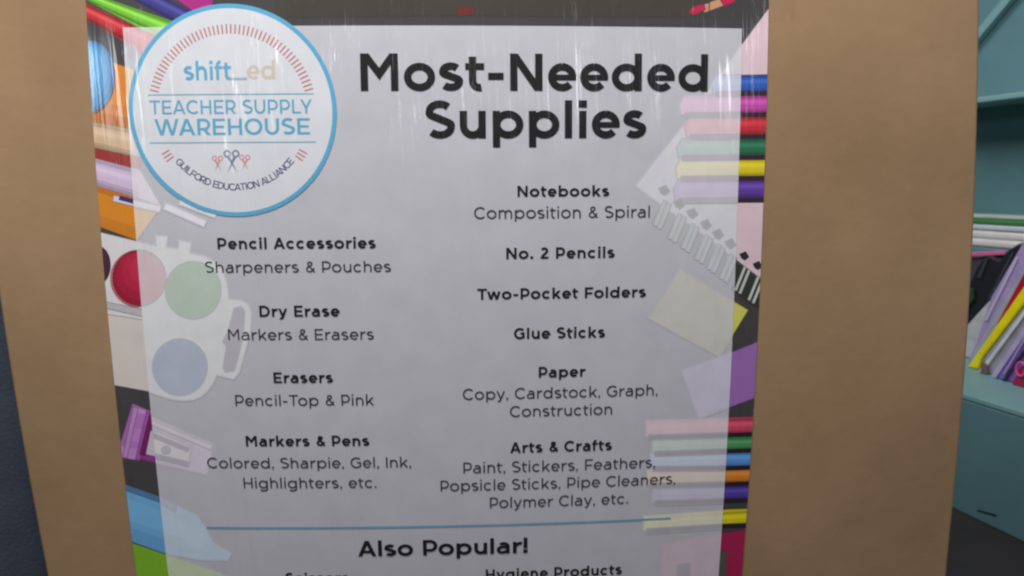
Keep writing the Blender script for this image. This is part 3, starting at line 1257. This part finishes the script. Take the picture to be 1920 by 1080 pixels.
# ------------------------------------------------------------------ clear tape over the poster's top edge
m, nt, b = new_mat("clear_tape")
nt.nodes.remove(b)
outn = nt.nodes["Material Output"]
tr = nt.nodes.new('ShaderNodeBsdfTransparent')
tr.inputs[0].default_value = (0.985, 0.98, 0.97, 1)
gl = nt.nodes.new('ShaderNodeBsdfGlossy')
gl.inputs['Roughness'].default_value = 0.14
nt.links.new(film_bump(nt), gl.inputs['Normal'])
mixn = nt.nodes.new('ShaderNodeMixShader')
mixn.inputs[0].default_value = 0.03
nt.links.new(tr.outputs[0], mixn.inputs[1])
nt.links.new(gl.outputs[0], mixn.inputs[2])
nt.links.new(mixn.outputs[0], outn.inputs['Surface'])
tape_pts = [uv(x, y) for x, y in ((525, -70), (1490, -70), (1489, 40), (1440, 37), (1340, 36), (1200, 32), (900, 30), (700, 31), (540, 34))]
bm = bmesh.new()
flat_poly(bm, tape_pts)
lay_flat(bm, 26)
tape_o = face(*tape_pts[0])
tape = link_mesh("clear_tape", bm, m, None, tape_o)
tag(tape, "strip of wrinkled clear tape over the top edge of the poster", "tape")

# ------------------------------------------------------------------ teal shelf behind, on the right
A0 = Vector((1.0256168, 0.93580988, 0.0))
E = Vector((0.24106966, -0.97050782, 0.0))
NN = Vector((0.97050782, 0.24106966, 0.0))


def loc3(s, m_, z):
    return A0 + E * s + NN * m_ + Vector((0, 0, z))


def on_plane(x, y, m_):
    d = CAM_ROT @ Vector(((x - 960) / 1385.14, (540 - y) / 1385.14, -1.0))
    k = ((A0 + NN * m_ - CAM_LOC).dot(NN)) / d.dot(NN)
    return CAM_LOC + d * k


def slab(name, s0, s1, m0, m1, z0, z1, mat, parent, origin, bev=0.004):
    bm = bmesh.new()
    add_prism(bm, [loc3(s0, m0, z0), loc3(s1, m0, z0), loc3(s1, m1, z0), loc3(s0, m1, z0)], (0, 0, z1 - z0))
    if bev:
        bmesh.ops.bevel(bm, geom=bm.edges[:], offset=bev, segments=2, affect='EDGES', profile=0.5)
    return link_mesh(name, bm, mat, parent, origin)


sh_o = loc3(-0.2, 0.25, 0)
shelf = empty("shelf_unit", sh_o, "teal painted shelf unit behind the box, filled with bright pouches", "shelf")
teal = plain_mat("teal_paint", (100, 140, 148), 0.5, 0.12, 5, bump=0.05)
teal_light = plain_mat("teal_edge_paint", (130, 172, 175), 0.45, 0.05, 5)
slab("plinth_front", -0.95, 0.55, 0.0, 0.02, 0.0, 0.262, teal, shelf, sh_o)
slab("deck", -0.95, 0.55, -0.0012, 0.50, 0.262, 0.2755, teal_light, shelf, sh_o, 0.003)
slab("back_panel", -0.95, 0.55, 0.50, 0.52, 0.0, 1.9, teal, shelf, sh_o)
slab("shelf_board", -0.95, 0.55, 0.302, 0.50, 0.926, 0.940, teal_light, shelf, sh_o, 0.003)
slab("riser", -0.95, 0.50, 0.34, 0.498, 0.2755, 0.555, teal, shelf, sh_o)
slab("side_panel", -0.97, -0.95, -0.006, 0.52, 0.0, 1.9, teal, shelf, sh_o)
slab("side_panel", 0.55, 0.57, -0.006, 0.52, 0.0, 1.9, teal, shelf, sh_o)
a = on_plane(1826, 85, 0.495)
c = on_plane(1902, -6, 0.495)
dirv = (c - a).normalized()
up = dirv.cross(NN).normalized()
p0 = a - dirv * 0.19
p1 = c + dirv * 0.4
bm = bmesh.new()
add_prism(bm, [p0 + up * 0.011, p1 + up * 0.011, p1 - up * 0.011, p0 - up * 0.011], -NN * 0.02)
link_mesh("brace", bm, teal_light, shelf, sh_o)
bm = bmesh.new()
black = plain_mat("dark_slot", (40, 56, 60), 0.6)
add_prism(bm, [on_plane(*q, -0.001) for q in ((1832, 955), (1868, 965), (1868, 969), (1832, 958))], NN * 0.0008)
link_mesh("slot", bm, black, shelf, sh_o)
bm = bmesh.new()
add_prism(bm, [on_plane(*q, -0.001) for q in ((1868, 1000), (1884, 1004), (1884, 1010), (1868, 1006))], NN * 0.0008)
link_mesh("slot", bm, black, shelf, sh_o)


# ------------------------------------------------------------------ pouches and folders on the shelf
def pouch(name, label, cat, px, m_, thick, colour, rough=0.35, coat=0.6, group=None, zipper=None, floor_z=0.2762, puff=0.4):
    pts = [on_plane(x, y, m_) for x, y in px]
    lo = min(p.z for p in pts)
    if floor_z is not None:
        for p in pts:                         # the lowest corners rest on the deck
            if p.z < lo + 0.012 or p.z < floor_z:
                p.z = floor_z
    bm = bmesh.new()
    add_prism(bm, pts, NN * thick)
    bmesh.ops.bevel(bm, geom=bm.edges[:], offset=min(0.0045, thick * 0.4), segments=2, affect='EDGES', profile=0.5)
    mt = plain_mat(name + "_plastic", colour, rough, 0.14, 26, stretch=(1, 1, 1), bump=0.5, bscale=30)
    pb = mt.node_tree.nodes["Principled BSDF"]
    pb.inputs['Coat Weight'].default_value = coat
    pb.inputs['Coat Roughness'].default_value = 0.15
    org = sum(pts, Vector()) / len(pts)
    org.z = min(p.z for p in pts)
    o = link_mesh(name, bm, mt, None, org)
    tag(o, label, cat, group)
    if zipper:
        bm = bmesh.new()
        for zx in zipper[0]:
            add_prism(bm, [on_plane(x, y, m_ - 0.004) for x, y in zx], NN * 0.0035)
        link_mesh("zipper", bm, plain_mat("zipper_tape", zipper[1], 0.5), o, org)
    return o


G = "pouches and folders leaning on the teal shelf"
pouch("folder", "bright yellow plastic folder leaning on the shelf deck", "folder",
      [(1812, 697), (1832, 699), (1838, 676), (1925, 562), (1925, 528)], 0.185, 0.012, (250, 232, 20), 0.4, 0.4, G)
pouch("folder", "narrow red folder tucked behind the yellow one", "folder",
      [(1846, 690), (1925, 545), (1925, 500), (1868, 606)], 0.205, 0.010, (176, 24, 50), 0.4, 0.4, G)
pouch("pouch", "frosted grey pouch between the lavender pouch and the red folder", "pouch",
      [(1815, 693), (1850, 693), (1925, 545), (1925, 494), (1846, 622)], 0.225, 0.010, (176, 178, 186), 0.3, 0.8, G)
pouch("pouch", "lavender pouch leaning in front of the black pouch", "pouch",
      [(1815, 690), (1836, 692), (1925, 506), (1925, 444), (1914, 460), (1858, 556), (1830, 640)], 0.245, 0.012, (176, 156, 208), 0.3, 0.8, G,
      (([(1846, 600), (1850, 602), (1908, 485), (1905, 482)],), (202, 196, 222)))
pouch("pouch", "clear whitish pouch beside the box edge, under the black pouch", "pouch",
      [(1780, 690), (1822, 690), (1838, 640), (1858, 560), (1832, 588), (1796, 628)], 0.262, 0.010, (200, 200, 204), 0.3, 0.8, G)
pouch("pouch", "large black zip pouch leaning below the white packs", "pouch",
      [(1780, 686), (1836, 686), (1872, 560), (1913, 462), (1909, 457), (1892, 468), (1874, 488), (1851, 478), (1832, 498), (1813, 540), (1790, 610)],
      0.285, 0.014, (36, 38, 42), 0.4, 0.5, G, (([(1832, 520), (1838, 522), (1852, 486), (1848, 484)], [(1852, 560), (1856, 562), (1900, 476), (1896, 474)]), (62, 66, 70)))
pouch("pouch", "frosted clear pouch just right of the yellow folder", "pouch",
      [(1838, 704), (1872, 709), (1925, 630), (1925, 568), (1850, 664)], 0.176, 0.008, (168, 166, 178), 0.3, 0.8, G)
pouch("pouch", "purple pouch at the lower right, leaning on the frosted one", "pouch",
      [(1864, 709), (1905, 716), (1925, 690), (1925, 604), (1888, 660)], 0.160, 0.010, (142, 106, 196), 0.3, 0.8, G,
      (([(1880, 700), (1884, 702), (1924, 634), (1921, 631)],), (176, 150, 214)))
pouch("pouch", "small brown and white patterned pouch at the yellow folder's foot", "pouch",
      [(1836, 704), (1850, 706), (1852, 686), (1842, 678)], 0.166, 0.006, (124, 96, 96), 0.5, 0.3, G)
pouch("pouch", "crimson pouch in the lowest right corner of the pile", "pouch",
      [(1896, 716), (1930, 722), (1930, 676), (1910, 690)], 0.146, 0.008, (172, 24, 84), 0.4, 0.4, G)


def tube(name, label, cat, pts, r, colour, group=None):
    bm = bmesh.new()
    rings = []
    for i, p in enumerate(pts):
        d = (pts[min(i + 1, len(pts) - 1)] - pts[max(i - 1, 0)]).normalized()
        a_ = d.cross(NN)
        a_ = a_.normalized() if a_.length > 1e-5 else Vector((0, 0, 1))
        b_ = d.cross(a_).normalized()
        rings.append([bm.verts.new(p + a_ * r * math.cos(t * math.pi / 4) + b_ * r * math.sin(t * math.pi / 4)) for t in range(8)])
    for i in range(len(rings) - 1):
        for t in range(8):
            bm.faces.new((rings[i][t], rings[i][(t + 1) % 8], rings[i + 1][(t + 1) % 8], rings[i + 1][t]))
    bm.faces.new(rings[0])
    bm.faces.new(rings[-1][::-1])
    bmesh.ops.recalc_face_normals(bm, faces=bm.faces[:])
    org = sum(pts, Vector()) / len(pts)
    org.z = min(p.z for p in pts)
    o = link_mesh(name, bm, plain_mat(name + "_plastic", colour, 0.4), None, org, True)
    return tag(o, label, cat, group)


pouch("folder", "thin white-edged clear folder lying against the yellow one", "folder",
      [(1833, 702), (1841, 703), (1925, 586), (1925, 574)], 0.170, 0.004, (226, 226, 230), 0.3, 0.8, G)
pouch("pouch", "slim pale lilac pouch above the purple pouch", "pouch",
      [(1856, 706), (1866, 708), (1925, 624), (1925, 606)], 0.156, 0.003, (196, 178, 220), 0.3, 0.8, G)
pouch("folder", "thin dark navy folder edge across the purple pouch", "folder",
      [(1878, 711), (1884, 712), (1925, 655), (1925, 646)], 0.154, 0.004, (40, 40, 70), 0.4, 0.5, G)
pouch("folder", "thin white folder edge between lavender pouch and grey pouch", "folder",
      [(1826, 691), (1831, 691), (1925, 510), (1925, 500)], 0.238, 0.004, (228, 226, 232), 0.3, 0.8, G)
pouch("pouch", "dark green pouch corner beside the box edge", "pouch",
      [(1796, 600), (1826, 560), (1824, 540), (1796, 540)], 0.276, 0.005, (48, 74, 52), 0.4, 0.5, G, floor_z=None)
pouch("pouch", "charcoal mesh pouch behind the black zip pouch", "pouch",
      [(1790, 686), (1925, 700), (1925, 452), (1906, 458), (1880, 476), (1846, 480), (1800, 486)], 0.312, 0.008, (74, 72, 80), 0.6, 0.2, G)
pouch("folder", "slim pink folder lying flat under the white packs", "folder",
      [(1790, 482), (1884, 478), (1884, 470), (1790, 474)], 0.300, 0.006, (222, 110, 160), 0.4, 0.5, G, floor_z=None)
loop = [on_plane(1914 + 9 * math.cos(t * 0.42), 692 + 13 * math.sin(t * 0.42), 0.142) for t in range(15)]
tube("cord_loop", "bright pink cord loop hanging on the crimson pouch", "cord", loop, 0.0026, (240, 90, 170))
pouch("pouch", "hot pink pouch top peeking out beside the box edge", "pouch",
      [(1796, 560), (1818, 528), (1829, 492), (1826, 474), (1812, 470), (1796, 500)], 0.318, 0.01, (226, 84, 170), 0.35, 0.7, G, floor_z=None)
pouch("pouch", "small red pouch corner above the black pouch", "pouch",
      [(1856, 486), (1868, 486), (1871, 474), (1857, 475)], 0.322, 0.006, (206, 52, 60), 0.4, 0.5, G, floor_z=None)


def pack(label, y0, y1, xr, colour, m_, thick, name="paper_pack", cat="pack", x0=1790):
    """flat packs piled on the riser"""
    a_ = on_plane(x0, y0, m_)
    pts = [(x0, y1), (xr, y1 + (xr - x0) * 0.10), (xr, y0 + (xr - x0) * 0.10), (x0, y0)]
    P = [on_plane(x, y, m_) for x, y in pts]
    zb, zt_ = (P[0].z + P[1].z) / 2, (P[2].z + P[3].z) / 2
    for p in P[:2]:
        p.z = zb
    for p in P[2:]:
        p.z = zt_
    return P


def flat_pack(label, cat, s0, s1, m0, m1, z0, z1, colour, name):
    bm = bmesh.new()
    add_prism(bm, [loc3(s0, m0, z0), loc3(s1, m0 + 0.004, z0), loc3(s1, m1, z0), loc3(s0, m1, z0)], (0, 0, z1 - z0))
    bmesh.ops.bevel(bm, geom=bm.edges[:], offset=(z1 - z0) * 0.35, segments=3, affect='EDGES', profile=0.5)
    org = loc3((s0 + s1) / 2, (m0 + m1) / 2, z0)
    o = link_mesh(name, bm, plain_mat(name + "_wrap", colour, 0.3, 0.1, 20, bump=0.4, bscale=26), None, org, True)
    return tag(o, label, cat, "flat packs piled on the riser")


flat_pack("plain white pack at the bottom of the pile", "pack", -0.62, -0.02, 0.342, 0.485, 0.5555, 0.577, (226, 224, 222), "paper_pack")
flat_pack("white pack second from the bottom of the pile", "pack", -0.60, 0.02, 0.346, 0.488, 0.5775, 0.599, (234, 232, 232), "paper_pack")
flat_pack("pale blue and white pack under the green folder", "pack", -0.63, 0.05, 0.344, 0.488, 0.5995, 0.614, (206, 218, 226), "paper_pack")
flat_pack("green folder lying near the top of the pile", "folder", -0.60, 0.05, 0.346, 0.484, 0.6145, 0.629, (78, 136, 78), "folder")
flat_pack("clear rolled pouch topping the pile of packs", "pouch", -0.335, 0.05, 0.350, 0.40, 0.6295, 0.640, (190, 204, 196), "pouch")
flat_pack("small yellow pouch on the green folder beside the box edge", "pouch", -0.44, -0.345, 0.350, 0.40, 0.6295, 0.637, (222, 206, 60), "pouch")
flat_pack("little purple pouch at the far left of the pile", "pouch", -0.54, -0.45, 0.350, 0.40, 0.6295, 0.645, (140, 96, 170), "pouch")

# ------------------------------------------------------------------ navy cloth beyond the left edge
bm = bmesh.new()
CX0, CX1, CY, CT = -1.75, -0.50, 0.34, 0.74
nx, nz = 160, 18
rows = []
for j in range(nz + 1):
    z = 0.004 + (CT - 0.004) * j / nz
    row = []
    for i in range(nx + 1):
        x = CX0 + (CX1 - CX0) * i / nx
        sw = (1 - j / nz)
        y = CY - 0.03 * sw + 0.020 * sw ** 0.6 * (math.sin(x * 31) + 0.6 * math.sin(x * 53 + 1.3) + 0.3 * math.sin(x * 97 + z * 3))
        row.append(bm.verts.new((x, y, z)))
    rows.append(row)
back = [bm.verts.new((CX0 + (CX1 - CX0) * i / nx, CY + 0.6, CT)) for i in range(nx + 1)]
rows.append(back)
for j in range(len(rows) - 1):
    for i in range(nx):
        bm.faces.new((rows[j][i], rows[j][i + 1], rows[j + 1][i + 1], rows[j + 1][i]))
cloth = link_mesh("tablecloth", bm, plain_mat("navy_cloth", (68, 76, 90), 0.9, 0.16, 14, spec=0.1, bump=0.3, bscale=220), None,
                  ((CX0 + CX1) / 2, CY + 0.25, 0.0), True)
tag(cloth, "dark navy floor-length cloth beyond the left edge of the box", "tablecloth")
